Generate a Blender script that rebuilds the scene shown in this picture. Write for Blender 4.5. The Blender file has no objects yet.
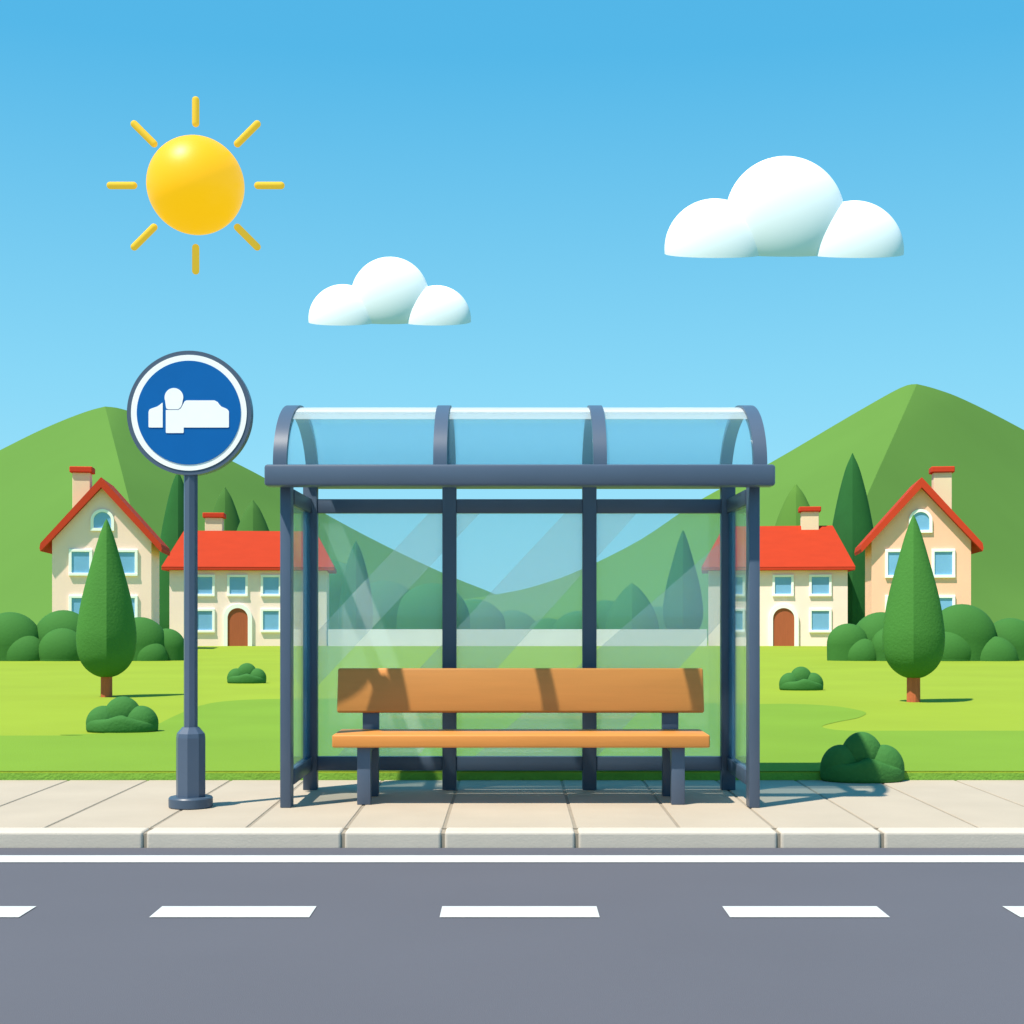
import bpy, bmesh, math, random
from mathutils import Vector, Matrix
random.seed(4)
R = math.radians
sc = bpy.context.scene
COL = sc.collection

# ------------------------------------------------------------------ camera
F, HOR, CAMH = 1400.0, 612.0, 1.4
cam = bpy.data.cameras.new('camera'); camo = bpy.data.objects.new('camera', cam); COL.objects.link(camo)
camo.location = (0, 0, CAMH); camo.rotation_euler = (R(90), 0, 0)
cam.sensor_width = 36; cam.lens = 36 * F / 1024; cam.shift_y = (HOR - 512) / 1024
cam.clip_end = 5000; sc.camera = camo
sc.render.resolution_x = sc.render.resolution_y = 1024
# ------------------------------------------------------------------ world + sun
SUN = Vector((-.42, -.35, 1)).normalized()
elev = math.asin(SUN.z); azim = math.atan2(SUN.x, SUN.y)
w = bpy.data.worlds.new('World'); sc.world = w; w.use_nodes = True
nt = w.node_tree; nt.nodes.clear()
out = nt.nodes.new('ShaderNodeOutputWorld'); bg = nt.nodes.new('ShaderNodeBackground')
sky = nt.nodes.new('ShaderNodeTexSky'); sky.sky_type = 'NISHITA'; sky.sun_disc = False
sky.sun_elevation = elev; sky.sun_rotation = azim; sky.air_density = 1.0; sky.dust_density = .3; sky.ozone_density = 1.5
tc = nt.nodes.new('ShaderNodeTexCoord'); sp = nt.nodes.new('ShaderNodeSeparateXYZ'); rp = nt.nodes.new('ShaderNodeValToRGB')
nt.links.new(tc.outputs['Generated'], sp.inputs[0]); nt.links.new(sp.outputs['Z'], rp.inputs[0])
e = rp.color_ramp.elements
K = 10.0
def k10(c): return tuple(v * 1.0 for v in c) + (1,)
e[0].position = 0.0; e[0].color = k10((.33, .76, .95))
e[1].position = 0.37; e[1].color = k10((.075, .47, .80))
x = e.new(.16); x.color = k10((.22, .66, .90)); x = e.new(.9); x.color = k10((.05, .36, .70))
sc10 = nt.nodes.new('ShaderNodeVectorMath'); sc10.operation = 'SCALE'; sc10.inputs['Scale'].default_value = 11.0
nt.links.new(rp.outputs[0], sc10.inputs[0])
mx = nt.nodes.new('ShaderNodeMix'); mx.data_type = 'RGBA'; mx.inputs[0].default_value = .86
nt.links.new(sky.outputs[0], mx.inputs[6]); nt.links.new(sc10.outputs[0], mx.inputs[7])
nt.links.new(mx.outputs[2], bg.inputs[0]); bg.inputs[1].default_value = .073
nt.links.new(bg.outputs[0], out.inputs[0])
sl = bpy.data.lights.new('sunlight', 'SUN'); sl.energy = 5.0; sl.angle = R(.9); sl.color = (1, .92, .79)
so = bpy.data.objects.new('sunlight', sl); COL.objects.link(so); so.location = (-20, -10, 40)
so.rotation_euler = (-SUN).to_track_quat('-Z', 'Y').to_euler()
sc.view_settings.view_transform = 'Standard'; sc.view_settings.look = 'None'
sc.view_settings.exposure = 0.45; sc.view_settings.gamma = 1
sc.render.engine = 'CYCLES'
try:
    sc.cycles.transparent_max_bounces = 24; sc.cycles.max_bounces = 8
except Exception: pass

# ------------------------------------------------------------------ helpers
def lin(r, g, b):
    f = lambda v: (v/255)/12.92 if v/255 <= .04045 else (((v/255)+.055)/1.055)**2.4
    return (f(r), f(g), f(b))
def mat(name, c, rough=.6, var=.06, scale=3.0, bump=0.0, bscale=60.0, metal=0.0, spec=.3, coat=0.0, emit=None, stretch=None):
    m = bpy.data.materials.new(name); m.use_nodes = True
    n, l = m.node_tree.nodes, m.node_tree.links
    b = n['Principled BSDF']; b.inputs['Roughness'].default_value = rough; b.inputs['Metallic'].default_value = metal
    b.inputs['Specular IOR Level'].default_value = spec; b.inputs['Coat Weight'].default_value = coat
    t = n.new('ShaderNodeTexCoord'); src = t.outputs['Object']
    if stretch:
        mp = n.new('ShaderNodeMapping'); mp.inputs['Scale'].default_value = stretch; l.new(src, mp.inputs[0]); src = mp.outputs[0]
    no = n.new('ShaderNodeTexNoise'); no.inputs['Scale'].default_value = scale; no.inputs['Detail'].default_value = 5
    l.new(src, no.inputs['Vector'])
    r = n.new('ShaderNodeValToRGB'); l.new(no.outputs['Fac'], r.inputs[0])
    r.color_ramp.elements[0].position = .3; r.color_ramp.elements[1].position = .7
    r.color_ramp.elements[0].color = tuple(v*(1-var) for v in c) + (1,)
    r.color_ramp.elements[1].color = tuple(min(1, v*(1+var)) for v in c) + (1,)
    l.new(r.outputs[0], b.inputs['Base Color'])
    if bump:
        n2 = n.new('ShaderNodeTexNoise'); n2.inputs['Scale'].default_value = bscale; n2.inputs['Detail'].default_value = 4
        l.new(src, n2.inputs['Vector'])
        bp = n.new('ShaderNodeBump'); bp.inputs['Strength'].default_value = bump; bp.inputs['Distance'].default_value = .02
        l.new(n2.outputs['Fac'], bp.inputs['Height']); l.new(bp.outputs[0], b.inputs['Normal'])
    if emit:
        b.inputs['Emission Color'].default_value = emit[0] + (1,); b.inputs['Emission Strength'].default_value = emit[1]
    return m
def glass(name, tint, body, bodyfac, rough=.03):
    m = bpy.data.materials.new(name); m.use_nodes = True
    n, l = m.node_tree.nodes, m.node_tree.links; n.remove(n['Principled BSDF'])
    o = n['Material Output']
    t = n.new('ShaderNodeBsdfTransparent'); t.inputs[0].default_value = tint + (1,)
    d = n.new('ShaderNodeBsdfDiffuse'); tr = n.new('ShaderNodeBsdfTranslucent')
    no = n.new('ShaderNodeTexNoise'); no.inputs['Scale'].default_value = 2.0
    r = n.new('ShaderNodeValToRGB'); l.new(no.outputs['Fac'], r.inputs[0])
    r.color_ramp.elements[0].color = tuple(v*.97 for v in body) + (1,); r.color_ramp.elements[1].color = body + (1,)
    l.new(r.outputs[0], d.inputs[0]); l.new(r.outputs[0], tr.inputs[0])
    a = n.new('ShaderNodeMixShader'); a.inputs[0].default_value = .5; l.new(d.outputs[0], a.inputs[1]); l.new(tr.outputs[0], a.inputs[2])
    b = n.new('ShaderNodeMixShader'); b.inputs[0].default_value = bodyfac; l.new(t.outputs[0], b.inputs[1]); l.new(a.outputs[0], b.inputs[2])
    g = n.new('ShaderNodeBsdfGlossy'); g.inputs['Roughness'].default_value = rough
    lw = n.new('ShaderNodeLayerWeight'); lw.inputs[0].default_value = .5
    pw = n.new('ShaderNodeMath'); pw.operation = 'POWER'; l.new(lw.outputs['Facing'], pw.inputs[0]); pw.inputs[1].default_value = 4
    fr = n.new('ShaderNodeMath'); fr.operation = 'MULTIPLY_ADD'; l.new(pw.outputs[0], fr.inputs[0]); fr.inputs[1].default_value = .6; fr.inputs[2].default_value = .03
    c = n.new('ShaderNodeMixShader'); l.new(fr.outputs[0], c.inputs[0]); l.new(b.outputs[0], c.inputs[1]); l.new(g.outputs[0], c.inputs[2])
    l.new(c.outputs[0], o.inputs[0]); return m

def tag(o, label=None, cat=None, group=None, kind=None):
    if label: o['label'] = label
    if cat: o['category'] = cat
    if group: o['group'] = group
    if kind: o['kind'] = kind
    return o
def thing(name, loc, label, cat, group=None, rz=0):
    o = bpy.data.objects.new(name, None); COL.objects.link(o); o.location = loc; o.rotation_euler = (0, 0, rz)
    o.empty_display_size = .2
    return tag(o, label, cat, group)
def obj(name, bm, m, parent=None, smooth=None):
    me = bpy.data.meshes.new(name)
    bmesh.ops.recalc_face_normals(bm, faces=bm.faces)
    if smooth is not None:
        for f in bm.faces: f.smooth = True
        for ed in bm.edges:
            if len(ed.link_faces) == 2 and ed.calc_face_angle(0) > R(smooth): ed.smooth = False
    bm.to_mesh(me); bm.free()
    for k in (m if isinstance(m, (list, tuple)) else [m]): me.materials.append(k)
    o = bpy.data.objects.new(name, me); COL.objects.link(o)
    if parent: o.parent = parent
    return o
def struct(name, bm, m, smooth=None): return tag(obj(name, bm, m, None, smooth), kind='structure')
def box(bm, x0, x1, y0, y1, z0, z1, bev=0.0, seg=2, mi=0):
    t = bmesh.new()
    vs = [t.verts.new((x, y, z)) for x in (x0, x1) for y in (y0, y1) for z in (z0, z1)]
    for a in ((0,1,3,2),(4,6,7,5),(0,4,5,1),(2,3,7,6),(0,2,6,4),(1,5,7,3)): t.faces.new([vs[i] for i in a])
    if bev: bmesh.ops.bevel(t, geom=list(t.edges), offset=bev, segments=seg, affect='EDGES', profile=.5)
    for f in t.faces: f.material_index = mi
    merge(bm, t)
def merge(bm, t, M=None):
    if M is not None: t.transform(M)
    me = bpy.data.meshes.new('tmp'); t.to_mesh(me); t.free(); bm.from_mesh(me); bpy.data.meshes.remove(me)
def B(*a, **k):
    bm = bmesh.new(); box(bm, *a, **k); return bm
def prism(bm, pts, y0, y1, bev=0, mi=0):
    """pts: (x,z) polygon, extruded along y"""
    t = bmesh.new()
    a = [t.verts.new((x, y0, z)) for x, z in pts]; b = [t.verts.new((x, y1, z)) for x, z in pts]
    n = len(pts)
    t.faces.new(a); t.faces.new(b[::-1])
    for i in range(n): t.faces.new((a[i], b[i], b[(i+1) % n], a[(i+1) % n]))
    if bev:
        ed = [e for e in t.edges if abs(e.verts[0].co.y - e.verts[1].co.y) < 1e-6 and abs(e.verts[0].co.y - y0) < 1e-6]
        bmesh.ops.bevel(t, geom=ed, offset=bev, segments=2, affect='EDGES')
    for f in t.faces: f.material_index = mi
    merge(bm, t)
def lathe(bm, prof, n=32, rot=0.0, c=(0, 0)):
    rings = []
    for r, z in prof:
        rings.append([bm.verts.new((c[0]+r*math.cos(rot+2*math.pi*i/n), c[1]+r*math.sin(rot+2*math.pi*i/n), z)) for i in range(n)])
    for a, b in zip(rings, rings[1:]):
        for i in range(n): bm.faces.new((a[i], a[(i+1) % n], b[(i+1) % n], b[i]))
    bm.faces.new(rings[0][::-1]); bm.faces.new(rings[-1])
def px(x, y, Y): s = F / Y; return Vector(((x-512)/s, Y, CAMH + (HOR-y)/s))
KL = .00754
def zl(Y): return .07 - KL*(Y-11.67)
def lawnY(py): return (1.33 - 11.67*KL) / ((py-HOR)/F - KL)
def poly(bm, pts, mi=0):
    f = bm.faces.new([bm.verts.new(p) for p in pts]); f.material_index = mi
def clip(pts, f):
    o = []
    for i in range(len(pts)):
        a, b = pts[i], pts[(i+1) % len(pts)]; fa, fb = f(a), f(b)
        if fa >= 0: o.append(a)
        if fa*fb < 0:
            t = fa/(fa-fb); o.append((a[0]+t*(b[0]-a[0]), a[1]+t*(b[1]-a[1])))
    return o

# ------------------------------------------------------------------ materials
M = {}
M['asphalt'] = mat('asphalt', (0.104, 0.104, 0.125), .85, .03, .6, .25, 220, spec=.2)
M['paint'] = mat('road_paint', (0.56, 0.57, 0.56), .6, .04, 9, .08, 120)
M['slab'] = mat('paving_slab', (0.435, 0.365, 0.285), .8, .045, 1.6, .12, 90, spec=.2)
M['joint'] = mat('paving_joint', (0.29, 0.245, 0.19), .9, .06, 8)
M['kerb'] = mat('kerb_stone', (.545, .48, .405), .75, .03, 6, .08, 70)
M['lawn'] = mat('lawn_light', (0.25, 0.335, 0.028), .9, .05, .35, .3, 40, spec=.1)
M['lawn2'] = mat('lawn_deep', (0.168, 0.29, 0.028), .9, .05, .5, .3, 60, spec=.1)
M['turfedge'] = mat('turf_edge', (0.19, 0.38, 0.05), .9, .10, 6, .4, 50, spec=.1)
M['field'] = mat('field', (0.12, 0.18, 0.075), .9, .08, .05)
M['hill'] = mat('hillside', (0.098, 0.208, 0.04), .95, .04, .03, spec=.05)
M['hill2'] = mat('hillside_light', (0.102, 0.212, 0.04), .95, .04, .03, spec=.05)
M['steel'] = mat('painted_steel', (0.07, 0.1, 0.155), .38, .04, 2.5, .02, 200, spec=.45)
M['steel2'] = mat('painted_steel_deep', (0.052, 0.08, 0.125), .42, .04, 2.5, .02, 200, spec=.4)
M['wood'] = mat('bench_wood', (.62, .235, .052), .5, .045, 5, .04, 30, spec=.3, stretch=(.25, 3, 3))
M['glass'] = glass('shelter_glass', (.90, .975, .99), (.58, .86, 1.0), .15)
M['glassside'] = glass('side_glass', (.93, .98, .99), (.62, .88, .92), .10)
M['glassroof'] = glass('roof_glass', (.905, .95, .97), (.34, .74, .95), .12, .08)
M['ridge'] = glass('ridge_highlight', (1, 1, 1), (.98, .99, .99), .85)  # near-white body colour imitates a bright highlight on the roof glass
M['ridge2'] = glass('ridge_highlight_faint', (1, 1, 1), (.92, .98, .98), .30)  # weaker step of the same painted roof highlight
M['streak'] = glass('reflection_white', (1, 1, 1), (.97, .99, 1.0), .17)  # pale body colour stands in for reflected light on the back panes
M['chim'] = mat('chimney_render', (.84, .66, .45), .85, .025, .8, .08, 12, spec=.1)
M['edge'] = glass('glass_edge', (.40, .66, .80), (.16, .42, .62), .35)
M['signblue'] = mat('sign_blue', (0.0015, 0.115, 0.38), .5, .03, 4, spec=.15)
M['signwhite'] = mat('sign_white', (0.93, 0.93, 0.9), .4, .02, 4)
M['cream'] = mat('cream_render', (0.98, 0.745, 0.67), .85, .025, .8, .08, 12, spec=.1)
M['cream2'] = mat('warm_cream_render', (1.0, .69, .60), .85, .02, .8, .08, 12, spec=.1)
M['peach'] = mat('peach_render', (0.95, 0.53, 0.38), .85, .025, .8, .08, 12, spec=.1)
M['whitewall'] = mat('white_render', (0.97, 0.8, 0.82), .85, .03, .8, spec=.1)
M['trim'] = mat('white_trim', (0.95, 0.94, 0.9), .6, .01, 2)
M['pane'] = mat('window_glass', (0.19, 0.42, 0.68), .25, .06, 1.0, spec=.5)
M['roof'] = mat('red_roof', (0.43, 0.036, 0.009), .75, .04, 1.0, .15, 5, spec=.15, stretch=(1, 1, 4))
M['roofedge'] = mat('red_roof_edge', (0.56, 0.048, 0.018), .75, .04, 1.0, spec=.15)
M['door'] = mat('brown_door', (0.4, 0.1, 0.04), .6, .06, 3, stretch=(6, 1, .5))
M['leaf'] = mat('leaf_green', (0.058, 0.19, 0.036), .8, .05, 1.5, .35, 22, spec=.12)
M['leaf2'] = mat('bush_green', (0.045, 0.16, 0.036), .8, .05, 3, .35, 30, spec=.12)
M['hedge'] = mat('hedge_green', (0.045, 0.155, 0.031), .8, .05, 1, .35, 12, spec=.12)
M['cyp'] = mat('cypress_green', (0.024, 0.115, 0.03), .85, .05, 1, .3, 8, spec=.1)
M['far'] = mat('far_foliage', (0.05, 0.16, 0.045), .9, .05, .4, spec=.05)
M['slope'] = mat('slope_foliage', (.060, .150, .036), .9, .05, .4, spec=.05)
M['trunk'] = mat('bark', (0.5, 0.12, 0.045), .8, .12, 8, .3, 40, stretch=(3, 3, .6))
M['cloud'] = mat('cloud_white', (0.9, 0.93, 0.97), .95, .008, .05, spec=0)
M['sun'] = mat('sun_yellow', (0.4, 0.19, 0.0), .45, .02, .05, spec=.35, emit=((1, .56, .005), .60))
M['ray'] = mat('sunray_yellow', (0.4, 0.26, 0.02), .6, .02, .05, spec=.1, emit=((.85, .56, .05), .45))

# ------------------------------------------------------------------ setting
XW = 60
bm = bmesh.new(); poly(bm, [(-1800, -600, -.62), (1800, -600, -.62), (1800, 2500, -.62), (-1800, 2500, -.62)]); struct('ground', bm, M['field'])
struct('road', B(-XW, XW, 4.7, 8.905, -.35, -.10), M['asphalt'])
struct('pavement_near', B(-XW, XW, -3, 4.69, -.35, 0), M['slab'])
bm = bmesh.new()
poly(bm, [(-XW, 8.37, -.096), (XW, 8.37, -.096), (XW, 8.61, -.096), (-XW, 8.61, -.096)]); struct('road_edge_line', bm, M['paint'])
bm = bmesh.new(); x0 = -1.779
for k in range(-18, 20):
    a = x0 + k*1.424
    poly(bm, [(a, 6.863, -.096), (a+.785, 6.863, -.096), (a+.785, 7.12, -.096), (a, 7.12, -.096)])
struct('road_centre_line', bm, M['paint'])
# pavement: slabs with joints, kerb with joints
js = [-3.03, -2.34, -1.72, -1.077, -.44, .412, 1.087, 1.70, 2.36, 3.03]
L = [-3.03-.66*k for k in range(80, 0, -1)] + js + [3.03+.66*k for k in range(1, 81)]
bm = bmesh.new(); g = .011
for a, b in zip(L, L[1:]): box(bm, a+g, b-g, 9.105, 11.66, -.10, 0, .004, 1)
box(bm, L[0], L[-1], 9.1, 11.665, -.2, -.006, mi=1)
struct('pavement', bm, [M['slab'], M['joint']])
kj = [x for i, x in enumerate(L) if x in (-2.34, -1.077, -.44, .412, 1.70, 2.36) or (abs(x) > 3.1 and i % 2 == 0)]
kj = [L[0]] + kj + [L[-1]]
bm = bmesh.new()
for a, b in zip(kj, kj[1:]): box(bm, a+g, b-g, 8.91, 9.095, -.2, .002, .018, 3)
box(bm, L[0], L[-1], 8.925, 9.09, -.2, -.012, mi=1)
struct('kerb', bm, [M['kerb'], M['joint']])
# lawn: gently falling away from the path
bm = bmesh.new()
ya, yb = 11.668, 96
NX = 24
v = []
for Y in (ya, ya+.002, 20, 40, 60, 80, yb):
    v.append([bm.verts.new((-75+150*i/NX, Y, zl(Y) - (.012 if Y == ya else 0))) for i in range(NX+1)])
for a, b in zip(v, v[1:]):
    for i in range(NX): bm.faces.new((a[i], a[i+1], b[i+1], b[i]))
lo = [bm.verts.new((-75+150*i/NX, ya, -.3)) for i in range(NX+1)]
for i in range(NX):
    f = bm.faces.new((lo[i], lo[i+1], v[0][i+1], v[0][i])); f.material_index = 1
struct('lawn', bm, [M['lawn'], M['turfedge']])
# deeper green turf patch, edge line taken from the photo (pixel -> lawn)
def lp(x, y, dz=.004):
    Y = lawnY(y); return Vector(((x-512)*Y/F, Y, zl(Y)+dz))
curve = [(-900, 737), (0, 736), (60, 735), (110, 733), (150, 727), (175, 716), (200, 706), (230, 701), (290, 699), (420, 699), (600, 701), (740, 704), (790, 704), (830, 706), (852, 709), (866, 713), (858, 718), (838, 722), (823, 726), (828, 729), (850, 731), (900, 731), (1024, 731), (2000, 731)]
def smoothc(c, n=6):
    o = []
    for i in range(len(c)-1):
        p0, p1, p2, p3 = c[max(i-1, 0)], c[i], c[i+1], c[min(i+2, len(c)-1)]
        for k in range(n):
            t = k/n
            o.append(tuple(.5*((2*p1[j]) + (-p0[j]+p2[j])*t + (2*p0[j]-5*p1[j]+4*p2[j]-p3[j])*t*t + (-p0[j]+3*p1[j]-3*p2[j]+p3[j])*t**3) for j in (0, 1)))
    return o + [c[-1]]
P = [lp(*p) for p in smoothc(curve)]
yn = 11.6705
P += [Vector((P[-1].x, yn, zl(yn)+.004)), Vector((P[0].x, yn, zl(yn)+.004))]
bm = bmesh.new(); poly(bm, P); bmesh.ops.triangulate(bm, faces=bm.faces); struct('turf_patch', bm, M['lawn2'])

def hill(silL, silR, peak, Yc, Fp, mats, back=160):
    """two front faces meeting in a spur, plus the far side"""
    bm = bmesh.new()
    P = px(*peak, Yc); FF = Vector(Fp)
    for sil, mi in ((silL, 0), (silR, 1)):
        pts = [P] + [px(a, b, Yc + (110*min(1, abs(a-peak[0])/400) if mi else 0)) for a, b in smoothc([peak]+sil, 4)[1:]]
        rows = []; dm = abs(pts[-1].x-P.x)
        for q in pts:
            row = []; S_ = P.lerp(FF, (abs(q.x-P.x)/dm)**.5)
            for k in range(9):
                t = k/8
                row.append(bm.verts.new(q.lerp(S_, t)))
            rows.append(row)
        for a, b in zip(rows, rows[1:]):
            for k in range(8):
                f = bm.faces.new((a[k], b[k], b[k+1], a[k+1])); f.material_index = mi
        for a, b in zip(pts, pts[1:]):
            zz = -1.0
            bm.faces.new((bm.verts.new(a), bm.verts.new(b), bm.verts.new((b.x, Yc+back, zz)), bm.verts.new((a.x, Yc+back, zz))))
    bmesh.ops.remove_doubles(bm, verts=bm.verts, dist=.001)
    bmesh.ops.dissolve_degenerate(bm, dist=.001, edges=bm.edges)
    return struct('hill', bm, mats, smooth=14)
hill([(88, 411), (59, 422), (20, 440), (-60, 482), (-200, 560), (-300, 622)],
     [(122, 409), (150, 420), (232, 461), (270, 481), (322, 512), (380, 543), (443, 573), (495, 594), (560, 622)],
     (105, 406.5), 230, (-29.3, 118, -.8), [M['hill'], M['hill']])
hill([(900, 388), (850, 416), (770, 463), (700, 500), (640, 540), (580, 570), (545, 583), (510, 592), (440, 603), (330, 620)],
     [(936, 389), (965, 400), (1024, 430), (1150, 500), (1300, 580), (1420, 622)],
     (917, 384), 262, (26.7, 128, -.8), [M['hill2'], M['hill2']])
bm = bmesh.new()   # low wooded ground closing the valley far behind
for i in range(40): pass
bm.free()

# ------------------------------------------------------------------ bus shelter
CX = .057; YF, YB = 10.0, 11.0
sh = thing('bus_shelter', (CX, YF, 0), 'slate blue steel bus shelter with curved glass roof standing on the pavement', 'bus shelter')
def SB(name, m, x0, x1, y0, y1, z0, z1, bev=.006, parent=sh): return obj(name, B(x0-CX, x1-CX, y0-YF, y1-YF, z0, z1, bev=bev), m, parent, 40)
for s in (-1, 1):
    xa, xb = sorted((CX+s*1.714, CX+s*1.638))
    SB('front_post', M['steel'], xa, xb, YF, YF+.14, 0, 2.42)
    xa, xb = sorted((CX+s*1.700, CX+s*1.590))
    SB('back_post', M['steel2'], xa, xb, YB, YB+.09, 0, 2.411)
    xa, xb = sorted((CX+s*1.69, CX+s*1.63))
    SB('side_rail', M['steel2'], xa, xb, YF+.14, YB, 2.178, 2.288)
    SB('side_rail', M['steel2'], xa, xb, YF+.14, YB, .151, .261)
    xa, xb = sorted((CX+s*1.664, CX+s*1.652))
    p = SB('side_pane', M['glassside'], xa, xb, YF+.14, YB, .262, 2.177, 0)
    xa, xb = sorted((CX+s*1.672, CX+s*1.644))
    SB('glass_edge', M['edge'], xa, xb, YB-.17, YB, .262, 2.177, 0, parent=sh)
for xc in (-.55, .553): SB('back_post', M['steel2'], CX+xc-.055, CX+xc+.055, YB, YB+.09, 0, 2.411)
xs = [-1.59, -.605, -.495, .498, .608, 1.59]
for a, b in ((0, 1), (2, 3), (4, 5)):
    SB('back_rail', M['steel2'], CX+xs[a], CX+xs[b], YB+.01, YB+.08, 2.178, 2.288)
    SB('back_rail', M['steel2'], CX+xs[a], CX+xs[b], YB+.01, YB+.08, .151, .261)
    pane = SB('back_pane', M['glass'], CX+xs[a], CX+xs[b], YB+.04, YB+.05, .262, 2.177, 0)
    # painted reflections: pale diagonal streaks modelled on the pane
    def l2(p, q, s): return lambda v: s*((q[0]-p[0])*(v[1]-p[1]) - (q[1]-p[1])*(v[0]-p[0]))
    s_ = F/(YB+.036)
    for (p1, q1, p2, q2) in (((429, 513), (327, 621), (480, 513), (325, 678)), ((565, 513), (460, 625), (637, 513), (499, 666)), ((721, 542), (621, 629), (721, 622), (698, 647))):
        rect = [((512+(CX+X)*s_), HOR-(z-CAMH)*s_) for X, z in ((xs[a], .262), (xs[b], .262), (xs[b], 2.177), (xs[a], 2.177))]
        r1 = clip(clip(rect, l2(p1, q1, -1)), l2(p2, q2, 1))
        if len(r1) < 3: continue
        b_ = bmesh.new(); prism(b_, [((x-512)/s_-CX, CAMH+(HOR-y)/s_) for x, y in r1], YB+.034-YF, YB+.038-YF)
        obj('reflection_streak', b_, M['streak'], pane)
# roof: front gutter beam, back eave beam, four arches, three curved panels
YR0, YR1 = 9.86, 11.50
SB('front_beam', M['steel'], -1.738, 1.848, YR0-.05, YR0+.10, 2.285, 2.436, .02)
SB('back_beam', M['steel2'], -1.62, 1.734, YB-.04, YR1+.03, 2.412, 2.47, .01)
ym, hd, hz = (YR0+YR1)/2+.03, (YR1-YR0)/2, .515
def arc(t, dr=0): return (ym - (hd+dr)*math.cos(t), 2.43 + (hz+dr)*math.sin(t))
NA = 40
def archmesh(x0, x1, r0, r1, t0=0, t1=math.pi):
    bm = bmesh.new(); rows = []
    for i in range(NA+1):
        t = t0+(t1-t0)*i/NA; a, b = arc(t, r0), arc(t, r1)
        rows.append([bm.verts.new((x-CX, q[0]-YF, q[1])) for x, q in ((x0, a), (x1, a), (x1, b), (x0, b))])
    for a, b in zip(rows, rows[1:]):
        for k in range(4): bm.faces.new((a[k], a[(k+1) % 4], b[(k+1) % 4], b[k]))
    bm.faces.new(rows[0]); bm.faces.new(rows[-1][::-1]); return bm
ax = [-1.695, -.565, .565, 1.695]
for xx in ax: obj('roof_arch', archmesh(CX+xx-.048, CX+xx+.048, -.035, .022), M['steel'], sh, 40)
for a, b in zip(ax, ax[1:]):
    p = obj('roof_pane', archmesh(CX+a+.049, CX+b-.049, -.012, 0), M['glassroof'], sh, 60)
    obj('ridge_glint', archmesh(CX+a+.05, CX+b-.05, .002, .006, R(57), R(100)), M['ridge'], p, 60)  # painted highlight: pale strip laid along the crown of the glass
    obj('ridge_glint', archmesh(CX+a+.05, CX+b-.05, .002, .006, R(45), R(57.8)), M['ridge2'], p, 60)  # fainter highlight stripe, also put into the colour, just below the crown

# ------------------------------------------------------------------ bench
BX = .065; YS = 10.10
be = thing('bench', (BX, YS, 0), 'orange brown wooden bench with steel legs inside the bus shelter', 'bench')
obj('seat', B(-1.364, 1.364, 0, .52, .420, .5125, bev=.012, seg=3), M['wood'], be, 50)
bb = B(-1.392, 1.392, -.022, .022, -.171, .171, bev=.016, seg=3); bb.transform(Matrix.Translation((0, .555, .803)) @ Matrix.Rotation(R(-13), 4, 'X'))
obj('backrest', bb, M['wood'], be, 50)
for s in (-1, 1):
    xa, xb = sorted((s*1.19, s*1.092)); obj('front_leg', B(xa, xb, .06, .13, 0, .419, bev=.006), M['steel'], be, 40)
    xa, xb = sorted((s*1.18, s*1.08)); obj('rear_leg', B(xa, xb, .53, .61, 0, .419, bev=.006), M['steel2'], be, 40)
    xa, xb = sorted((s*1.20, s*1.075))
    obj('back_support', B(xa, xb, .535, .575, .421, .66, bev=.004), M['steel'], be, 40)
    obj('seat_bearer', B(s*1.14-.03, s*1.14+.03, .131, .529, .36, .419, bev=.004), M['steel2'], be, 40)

# ------------------------------------------------------------------ sign
SX, SY = -2.306, 10.05
sg = thing('bus_stop_sign', (SX, SY, 0), 'round blue bus stop sign with white symbol on a slate grey pole', 'sign')
bm = bmesh.new(); lathe(bm, [(.150, 0), (.156, .008), (.156, .066), (.148, .076), (.10, .078)], 48); obj('base_plate', bm, M['steel2'], sg, 35)
bm = bmesh.new(); lathe(bm, [(.105, .078), (.105, .50), (.100, .53), (.060, .575)], 8, R(0)); obj('pole_sleeve', bm, M['steel'], sg)
bm = bmesh.new(); lathe(bm, [(.050, .575), (.050, 2.50)], 8, R(0)); obj('pole', bm, M['steel'], sg)
SZ = 2.822
def disc(r, y0, y1, bev=.004, n=96):
    bm = bmesh.new(); prism(bm, [(r*math.cos(2*math.pi*i/n), SZ+r*math.sin(2*math.pi*i/n)) for i in range(n)], y0, y1, bev); return bm
obj('sign_rim', disc(.444, -.055, .03, .010), M['steel'], sg, 35)
obj('sign_border', disc(.413, -.060, -.0551, .001), M['signwhite'], sg, 35)
obj('sign_face', disc(.371, -.064, -.0601, .001), M['signblue'], sg, 35)
gl = lambda x, y: ((x-511)/7.31/139.9, SZ - (y-536)/7.31/139.9)
def rnd(c, cx, cy, r, a0, a1, n=8): return c
bm = bmesh.new()
prism(bm, [gl(*p) for p in ((219, 640), (224, 645), (322, 645), (322, 465), (316, 466), (300, 480), (282, 492), (240, 506), (226, 514), (219, 530))], -.068, -.0641)
head = [gl(404+68*math.cos(R(a)), 425-68*math.sin(R(a))) for a in range(-20, 201, 10)]
prism(bm, head + [gl(*p) for p in ((344, 480), (348, 505), (362, 512), (435, 512), (452, 498), (462, 478))], -.0685, -.0641)
prism(bm, [gl(*p) for p in ((345, 680), (349, 685), (470, 685), (475, 680), (475, 645), (800, 645), (805, 640), (805, 530), (800, 518), (788, 508), (750, 492), (735, 476), (722, 458), (700, 447), (495, 447), (482, 454), (468, 480), (455, 505), (436, 517), (345, 517))], -.068, -.0641)
obj('bus_symbol', bm, M['signwhite'], sg)

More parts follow.
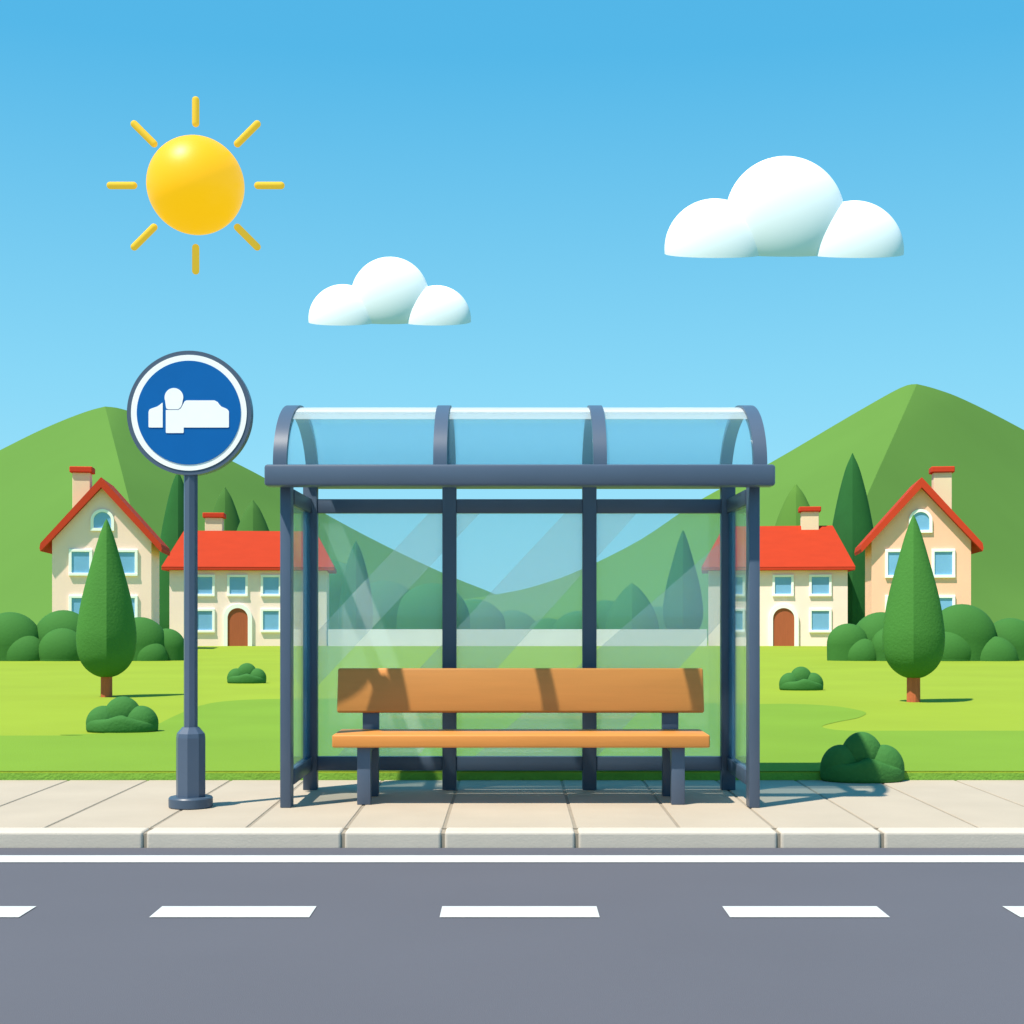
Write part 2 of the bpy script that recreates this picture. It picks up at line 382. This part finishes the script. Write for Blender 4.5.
# ------------------------------------------------------------------ houses
def arch_pts(xa, xb, z0, z1, n=12):
    r = (xb-xa)/2; c = (xa+xb)/2; h = min(r, z1-z0)
    return [(xa, z0), (xb, z0)] + [(c+r*math.cos(math.pi*i/n), z1-h+h*math.sin(math.pi*i/n)) for i in range(n+1)]
class House:
    def __init__(s, name, label, cx, Y, rz, group=None):
        s.Y = Y; s.cx = cx; s.s = F/Y; s.z0 = zl(Y)
        p = px(cx, HOR, Y); s.root = thing(name, (p.x, Y, s.z0), label, 'house', group, rz)
    def X(s, x): return (x-s.cx)/s.s
    def Z(s, y): return CAMH+(HOR-y)/s.s - s.z0
    def window(s, x0, x1, y0, y1, arched=False):
        a, b, z1, z0 = s.X(x0), s.X(x1), s.Z(y0), s.Z(y1); t = .13
        bm = bmesh.new()
        if arched:
            o_, i_ = arch_pts(a-t, b+t, z0-t, z1+t), arch_pts(a, b, z0, z1)
            def ring(o_, i_):
                n = len(o_)
                for y in (-.09, ):
                    vo = [bm.verts.new((x, y, z)) for x, z in o_]; vi = [bm.verts.new((x, y, z)) for x, z in i_]
                    vo2 = [bm.verts.new((x, .01, z)) for x, z in o_]; vi2 = [bm.verts.new((x, .01, z)) for x, z in i_]
                    for k in range(n):
                        j = (k+1) % n
                        bm.faces.new((vo[k], vo[j], vi[j], vi[k])); bm.faces.new((vo[k], vo2[k], vo2[j], vo[j])); bm.faces.new((vi[k], vi[j], vi2[j], vi2[k]))
            ring(o_, i_)
        else:
            box(bm, a-t, a, -.09, .01, z0, z1, .01, 1); box(bm, b, b+t, -.09, .01, z0, z1, .01, 1)
            box(bm, a-t, b+t, -.092, .01, z1, z1+t, .01, 1); box(bm, a-t, b+t, -.11, .01, z0-t, z0, .01, 1)
        fr = obj('window', bm, M['trim'], s.root)
        bm = bmesh.new()
        if arched: prism(bm, arch_pts(a, b, z0, z1), -.03, -.005)
        else: box(bm, a, b, -.03, -.005, z0, z1)
        obj('pane', bm, M['pane'], fr)
    def door(s, x0, x1, y0, y1):
        a, b, z1 = s.X(x0), s.X(x1), s.Z(y0); z0 = -.02; t = .22
        bm = bmesh.new(); prism(bm, arch_pts(a, b, z0, z1, 16), -.05, -.005)
        d = obj('door', bm, M['door'], s.root)
        o_, i_ = arch_pts(a-t, b+t, z0, z1+t, 16), arch_pts(a, b, z0, z1, 16)
        bm = bmesh.new(); n = len(o_)
        vo, vi = ([bm.verts.new((x, -.12, z)) for x, z in q] for q in (o_, i_)); vo2, vi2 = ([bm.verts.new((x, .01, z)) for x, z in q] for q in (o_, i_))
        for k in range(1, n):
            j = (k+1) % n
            bm.faces.new((vo[k], vo[j], vi[j], vi[k])); bm.faces.new((vo[k], vo2[k], vo2[j], vo[j])); bm.faces.new((vi[k], vi[j], vi2[j], vi2[k]))
        obj('door_frame', bm, M['trim'], d)
    def chimney(s, x0, x1, y0, yc, ybase, dy, m, parent):
        k = s.Y/(s.Y+dy); k = 1/k
        a, b = s.X(x0)*k, s.X(x1)*k
        # correct for depth so it sits at the right place in view
        off = (s.cx-512)/s.s*(k-1); a += off; b += off
        fz = lambda y: CAMH+(HOR-y)/s.s*k - s.z0
        d = (b-a)
        ch = obj('chimney', B(a, b, dy, dy+d, fz(ybase), fz(yc)+.001, bev=.02), m, parent)
        obj('chimney_cap', B(a-.12, b+.12, dy-.12, dy+d+.12, fz(yc)+.002, fz(y0), bev=.04), M['roofedge'], ch)
def hip_house(name, label, x0, x1, ye, yb, rx0, rx1, tx0, tx1, yt, Y, rz, wins, door, chim):
    h = House(name, label, (x0+x1)/2, Y, rz)
    D = 5.2
    wall = B(h.X(x0), h.X(x1), 0, D, -.5, h.Z(ye))
    w_ = obj('wall', wall, M['cream'], h.root)
    za = h.Z(ye)+.002; zb = za+.17; o = .36; k = (Y+D/2)/Y
    # roof: overhanging eave board then hipped slopes
    a, b = h.X(rx0), h.X(rx1)
    zt = CAMH+(HOR-yt)/h.s*k - h.z0
    off = (h.cx-512)/h.s*(k-1)*.3
    ta, tb = h.X(tx0)*k+off, h.X(tx1)*k+off
    bm = bmesh.new()
    lo = [bm.verts.new(p) for p in ((a, -o, zb), (b, -o, zb), (b, D+o, zb), (a, D+o, zb))]
    r0, r1 = bm.verts.new((ta, D/2, zt)), bm.verts.new((tb, D/2, zt))
    bm.faces.new((lo[0], lo[1], r1, r0)); bm.faces.new((lo[2], lo[3], r0, r1)); bm.faces.new((lo[1], lo[2], r1)); bm.faces.new((lo[3], lo[0], r0))
    bm.faces.new(lo[::-1])
    roof = obj('roof', bm, M['roof'], h.root)
    obj('eave_board', B(a+.01, b-.01, -o+.01, D+o-.01, za, zb-.002, bev=.02), M['roofedge'], roof)
    for q in wins: h.window(*q)
    h.door(*door); h.chimney(*chim, M['chim'], roof)
    return h
hip_house('townhouse', 'low cream house with hipped red roof and brown arched door, left of the shelter', 171, 326, 570.5, 646, 164, 334, 184, 314, 531, 74.2, R(6),
    [(198, 213, 577, 594), (230, 245.5, 577, 594), (263, 278.5, 577, 594), (198, 213, 611, 630), (263, 278.5, 611, 630)],
    (228, 248, 608, 646), (211, 228, 513, 518, 545, 2.75))
hip_house('townhouse', 'low cream house with hipped red roof and brown arched door, right of the shelter', 709, 846, 570.5, 646, 702, 853, 724, 831, 526, 74.2, R(-8),
    [(775, 791, 577, 594), (811, 828, 577, 594), (811, 828, 611, 630), (728, 743, 577, 594), (728, 743, 611, 630)],
    (773, 794, 608, 646), (795, 812, 507, 512, 545, 2.3))
def gable_house(name, label, cx, half, sidepx, Y, rz, m, ap, tip, chim, wins):
    h = House(name, label, cx, Y, rz)
    D = 4.0; ha = h.X(cx+half)
    zr = h.Z(ap[1]+11); ze = h.Z(tip-5)        # wall apex / wall eave
    sl = (zr-ze)/ha
    bm = bmesh.new(); prism(bm, [(-ha, -.6), (ha, -.6), (ha, ze), (0, zr), (-ha, ze)], 0, D)
    obj('wall', bm, m, h.root)
    # roof: two thick slopes with overhang
    ov = h.X(cx+58)-ha; T = .46
    zo = zr+.004
    bm = bmesh.new()
    x1 = ha+ov
    prism(bm, [(0, zo), (x1, zo-sl*x1), (x1+.04, zo-sl*x1+.14), (x1, zo-sl*x1+T*.80), (0, zo+T), (-x1, zo-sl*x1+T*.80), (-x1-.04, zo-sl*x1+.14), (-x1, zo-sl*x1)], -.35, D+.25, mi=0)
    for f in bm.faces:
        f.normal_update()
        if abs(f.normal.y) > .9: f.material_index = 1
    roof = obj('roof', bm, [M['roof'], M['roofedge']], h.root)
    h.chimney(*chim, M['chim'], roof)
    for q in wins: h.window(*q)
    # side windows
    return h
gable_house('gabled_house', 'tall cream gabled house with red roof at the left edge, behind the left tree', 102, 48, 11, 64, R(9), M['cream2'], (102, 477), 546,
    (79, 96, 467, 473, 520, 1.6),
    [(94, 111, 512, 528, True), (73, 90, 552, 573), (117, 134, 552, 573), (73, 90, 598, 620), (117, 134, 598, 620)])
gable_house('gabled_house', 'tall peach gabled house with red roof at the right edge, behind the right tree', 921, 48, 11, 64, R(-10), M['peach'], (921, 477), 546,
    (927, 944.5, 467, 473, 520, 1.6),
    [(912, 929, 512, 530, True), (889, 906, 552, 575), (934, 951, 552, 575), (889, 906, 598, 620), (934, 951, 598, 620)])
# low white wall between the houses
Yw = 74.0; s_ = F/Yw
wl = thing('garden_wall', (0, Yw, zl(Yw)), 'low plain white garden wall running behind the shelter between two houses', 'wall')
obj('wall_body', B((326-512)/s_+.1, (709-512)/s_-.1, 0, .3, -.3, .80), M['whitewall'], wl)
obj('coping', B((326-512)/s_+.1, (709-512)/s_-.1, -.002, .302, .802, .88, bev=.003), M['whitewall'], wl)

# ------------------------------------------------------------------ plants
def cypress(name, label, cx, yt, yb, prof, Y, m, trunk=None, group=None, zoff=None, dep=.95):
    """prof: (py, halfwidth px). Crown has a leaf-shaped cross-section with a soft front ridge."""
    s = F/Y; g = zl(Y) if Y < 90 else -.62
    root = thing(name, ((cx-512)/s, Y, g), label, 'tree', group)
    zf = lambda y: CAMH+(HOR-y)/s - g
    N = 40; bm = bmesh.new(); rings = []
    pr = smoothc(prof, 6)
    for j, (y, hw) in enumerate(pr):
        r = max(hw, .05)/s
        ring = []
        for i in range(N):
            a = 2*math.pi*i/N
            # leaf-shaped section: two arcs meeting in a soft ridge at the front and the back
            ph = R(60); q = i % (N//2); tt = -ph+2*ph*q/(N//2)
            sx = 1 if i < N//2 else -1
            x_ = (math.cos(tt)-math.cos(ph))/(1-math.cos(ph)); y_ = math.sin(tt)/math.sin(ph)
            ring.append(bm.verts.new((sx*x_*r, sx*y_*r*dep, zf(y))))
        rings.append(ring)
    for a, b in zip(rings, rings[1:]):
        for i in range(N): bm.faces.new((a[i], a[(i+1) % N], b[(i+1) % N], b[i]))
    bm.faces.new(rings[0]); bm.faces.new(rings[-1][::-1])
    bm.transform(Matrix.Rotation(-math.atan2((cx-512)/s, Y), 4, 'Z')); obj('crown', bm, m, root, 33)
    bm = bmesh.new()
    if trunk:
        hw, y1 = trunk; r = hw/s
        lathe(bm, [(r*1.12, -.05), (r*.98, zf(y1)*.5), (r*.95, zf(prof[-1][0])+ (.25 if Y < 50 else 1))], 8, R(0))
    else:
        r = prof[len(prof)//2][1]*.2/s
        lathe(bm, [(r*1.2, -.3), (r, zf(prof[-1][0])+.8)], 8)
    obj('trunk', bm, M['trunk'], root)
    return root
def shape(yt, yb, hw):
    h = yb-yt
    return [(yt, .2), (yt+.03*h, .09*hw), (yt+.13*h, .28*hw), (yt+.30*h, .54*hw), (yt+.50*h, .82*hw), (yt+.68*h, .98*hw), (yt+.78*h, 1.0*hw), (yt+.87*h, .92*hw), (yt+.94*h, .70*hw), (yt+.985*h, .38*hw), (yt+h, .1*hw)]
Y1, Y2 = lawnY(697), lawnY(702)
cypress('garden_tree', 'pointed green tree on a short brown trunk on the lawn left of the sign', 106.5, 519, 677, shape(519, 677.5, 29), Y1, M['leaf'], (6, 697))
cypress('garden_tree', 'pointed green tree on a short brown trunk on the lawn right of the shelter', 913.5, 515, 678, shape(515, 678.5, 30), Y2, M['leaf'], (7, 702))
def tall(yt, yb, hw):
    h = yb-yt
    return [(yt, .2), (yt+.02*h, .07*hw), (yt+.10*h, .30*hw), (yt+.28*h, .62*hw), (yt+.50*h, .88*hw), (yt+.75*h, 1.0*hw), (yt+.92*h, .92*hw), (yt+h, .6*hw)]
cypress('cypress', 'tall dark cypress standing behind the round sign pole between two houses', 178, 470, 642, tall(470, 642, 22), 79, M['cyp'])
cypress('cypress', 'tall dark cypress standing between the low house and the peach gabled house', 852.5, 453, 642, tall(453, 642, 26), 79, M['cyp'])
cypress('cypress', 'dark cypress behind the garden wall, seen through the right shelter pane', 683, 530, 636, shape(530, 638, 20), 86, M['cyp'])
cypress('cypress', 'slim cypress behind the garden wall, seen through the left shelter pane', 356, 541, 640, tall(541, 640, 17), 86, M['cyp'])
cypress('conifer', 'broad pointed conifer behind the garden wall, beside the round thicket in the right pane', 632, 583, 640, tall(583, 645, 27), 92, M['far'])
cypress('conifer', 'small pointed conifer on the hillside above the left low house roof', 225, 487, 560, tall(487, 610, 24), 112, M['slope'])
cypress('conifer', 'wide low conifer on the hillside beside the left shelter post', 253, 500, 560, tall(500, 610, 26), 108, M['slope'])
cypress('conifer', 'pale green conifer on the hillside behind the right low house', 796, 484, 600, tall(484, 610, 30), 112, M['hill'])

def lump(bm, cx, cz, r, dep, z0, yoff=0, seg=40, sz=1):
    t = bmesh.new(); bmesh.ops.create_uvsphere(t, u_segments=seg, v_segments=seg//2, radius=r)
    t.transform(Matrix.Translation((cx, yoff, cz)) @ Matrix.Diagonal((1, dep, sz, 1)))
    if cz - r*sz < z0:
        res = bmesh.ops.bisect_plane(t, geom=list(t.verts)+list(t.edges)+list(t.faces), plane_co=(0, 0, z0), plane_no=(0, 0, -1), clear_outer=True)
        ed = [e for e in t.edges if e.is_boundary]
        if ed: bmesh.ops.holes_fill(t, edges=ed)
    merge(bm, t)
def skirt(bm, hw, D, top, base=0, n=72, yoff=0):
    """lower leafy mass, slightly undercut, with a wavy upper rim: top(x) -> z"""
    lv = [(.93, 0.0), (.975, .05), (1.0, .2), (1.0, .45), (.99, .68), (.95, .85), (.87, .96), (.76, 1.0), (.5, 1.01), (.3, 1.02)]
    rings = []
    for q, f in lv:
        ring = []
        for i in range(n):
            a = 2*math.pi*i/n; x = hw*q*math.cos(a); y = D*q*math.sin(a)
            ring.append(bm.verts.new((x, y+yoff, base+(top(hw*math.cos(a))-base)*f)))
        rings.append(ring)
    for a, b in zip(rings, rings[1:]):
        for i in range(n): bm.faces.new((a[i], a[(i+1) % n], b[(i+1) % n], b[i]))
    bm.faces.new(rings[0][::-1]); bm.faces.new(rings[-1])
def bush(name, label, x0, x1, yt, yb, Yc, m, g=None, dep=.6):
    """Yc: depth of the bush's middle; lobes on top of a fuller lower mass"""
    s = F/Yc; g = zl(Yc) if g is None else g
    cx = (x0+x1)/2; hw = (x1-x0)/2/s; H = CAMH+(HOR-yt)/s - g
    bm = bmesh.new()
    lump(bm, 0, H-H*.52, hw*.50, dep*1.15, 0, .05*hw, sz=H*.52/(hw*.50))
    for q in (-1, 1): lump(bm, q*hw*.515, H*.24, hw*.478, dep*1.35, 0, 0, sz=H*.50/(hw*.478))
    skirt(bm, hw*.985, hw*dep, lambda x: H*(.44+.045*math.sin(x/hw*5.4+1.0)-.12*abs(x/hw)**3))
    o = obj(name, bm, m, None, 50); o.location = ((cx-512)/s, Yc, g)
    return tag(o, label, 'bush')
bush('bush', 'rounded three lobed bush on the lawn in front of the left tree', 86, 158.5, 696.5, 734, lawnY(733)+.2, M['leaf2'])
bush('bush', 'small round bush on the lawn in front of the left low house', 227, 266.5, 663, 684, lawnY(683.5)+.2, M['leaf2'])
bush('bush', 'small round bush on the lawn in front of the right low house', 779, 823.5, 666.5, 691, lawnY(690.5)+.2, M['leaf2'])
bush('bush', 'large dark bush at the lawn edge overhanging the pavement, right of the shelter', 820, 904.5, 732, 780, 11.63, M['leaf2'], g=0.0)

def hedge(name, label, cxp, Y, lobes, front, m, cat='hedge', yb=None, dep=.7, group=None):
    s = F/Y; g = zl(Y) if Y < 90 else -.6
    zb = CAMH+(HOR-yb)/s if yb else g
    bm = bmesh.new()
    for i, (x, yt, r) in enumerate(lobes):
        cz = CAMH+(HOR-(yt+r))/s - g
        lump(bm, (x-cxp)/s, cz, r/s, dep, 0, (.35*(i % 2))*r/s)
        # straight skirt beneath the lobe centre
        if cz > 0:
            t = bmesh.new(); bmesh.ops.create_cone(t, cap_ends=True, segments=40, radius1=r/s*.985, radius2=r/s, depth=cz)
            t.transform(Matrix.Translation(((x-cxp)/s, (.35*(i % 2))*r/s, cz/2)) @ Matrix.Diagonal((1, dep, 1, 1))); merge(bm, t)
    for (x, yt, r) in front:
        cz = CAMH+(HOR-(yt+r))/s - g
        lump(bm, (x-cxp)/s, cz, r/s, dep*1.0, 0, -r/s*.45)
        if cz > 0:
            t = bmesh.new(); bmesh.ops.create_cone(t, cap_ends=True, segments=40, radius1=r/s*.95, radius2=r/s, depth=cz)
            t.transform(Matrix.Translation(((x-cxp)/s, -r/s*.45, cz/2)) @ Matrix.Diagonal((1, dep, 1, 1))); merge(bm, t)
    o = obj(name, bm, m, None, 50); o.location = ((cxp-512)/s, Y, g)
    return tag(o, label, cat, group)
YH = lawnY(660.5)
hedge('hedge', 'lumpy rounded hedge beneath the left gabled house', 100, YH, [(10, 612, 32), (60, 610, 30), (140, 617, 27), (165, 628.5, 19)], [(28, 634, 22), (66, 628, 24), (120, 628, 22), (152, 640, 18)], M['hedge'])
hedge('hedge', 'lumpy rounded hedge beneath the right gabled house', 920, YH, [(848, 623.5, 21), (884, 612, 30), (962, 604, 34), (1014, 618, 28)], [(860, 638, 18), (890, 626, 22), (948, 628, 24), (990, 636, 24)], M['hedge'])
hedge('thicket', 'dark rounded thicket behind the garden wall in the left shelter pane', 400, 94, [(330, 560, 34), (384, 580, 36), (432, 583, 38)], [], M['far'], 'thicket')
hedge('thicket', 'low rounded thicket behind the garden wall in the middle shelter pane', 500, 98, [(474, 599, 34), (512, 610, 30), (548, 618, 24)], [], M['far'], 'thicket')
hedge('thicket', 'broad rounded thicket behind the garden wall in the right shelter pane', 610, 96, [(578, 611, 28), (606, 600, 34), (655, 606, 30)], [], M['far'], 'thicket')

# ------------------------------------------------------------------ clouds and the drawn-style sun
def cloud(label, x0, x1, yt, yb, lobes, Y):
    s = F/Y; cx = (x0+x1)/2
    bm = bmesh.new()
    for (x, y, r, d) in lobes:
        t = bmesh.new(); bmesh.ops.create_uvsphere(t, u_segments=80, v_segments=40, radius=r/s)
        t.transform(Matrix.Translation(((x-cx)/s, 0, (yb-y)/s)) @ Matrix.Diagonal((1, d, 1, 1)))
        merge(bm, t)
    # the flat underside rises gently towards the far side
    bmesh.ops.bisect_plane(bm, geom=list(bm.verts)+list(bm.edges)+list(bm.faces), plane_co=(0, 0, 0), plane_no=(0, .42, -1), clear_outer=True)
    ed = [e for e in bm.edges if e.is_boundary]
    bmesh.ops.holes_fill(bm, edges=ed)
    o = obj('cloud', bm, M['cloud'], None, 50); o.location = px(cx, yb, Y)
    return tag(o, label, 'cloud')
cloud('large white cloud with a flat base, high on the right of the sky', 665, 903, 155, 254,
      [(785, 216, 59.5, .42), (714.5, 249, 50, .5), (854, 250.5, 49.5, .5)], 520)
cloud('small white cloud with a flat base, above the shelter roof', 309, 471, 256, 322,
      [(390, 296, 39, .42), (343, 319, 34.5, .5), (437, 319.5, 34, .5)], 520)
Y = 560; s = F/Y; c = px(195.7, 185.5, Y)
sn = thing('sun', c, 'round yellow sun with eight short rays in the upper left sky', 'sun')
bm = bmesh.new(); bmesh.ops.create_uvsphere(bm, u_segments=96, v_segments=48, radius=48/s); obj('sun_ball', bm, M['sun'], sn, 60)
for k in range(8):
    a = k*math.pi/4
    bm = bmesh.new(); r = 3.6/s; n = 10
    r0, r1 = (58.5+3.6)/s, (89-3.6)/s
    if k % 2: r0, r1 = (55.5+3.6)/s, (90.5-3.6)/s
    prof = [(max(r*math.sin(t*math.pi/2/n), .01), r0 - r*math.cos(t*math.pi/2/n)) for t in range(n+1)] + [(max(r*math.cos(t*math.pi/2/n), .01), r1 + r*math.sin(t*math.pi/2/n)) for t in range(n+1)]
    lathe(bm, prof, 24); bm.transform(Matrix.Rotation(a, 4, 'Y'))
    obj('sun_ray', bm, M['ray'], sn, 60)
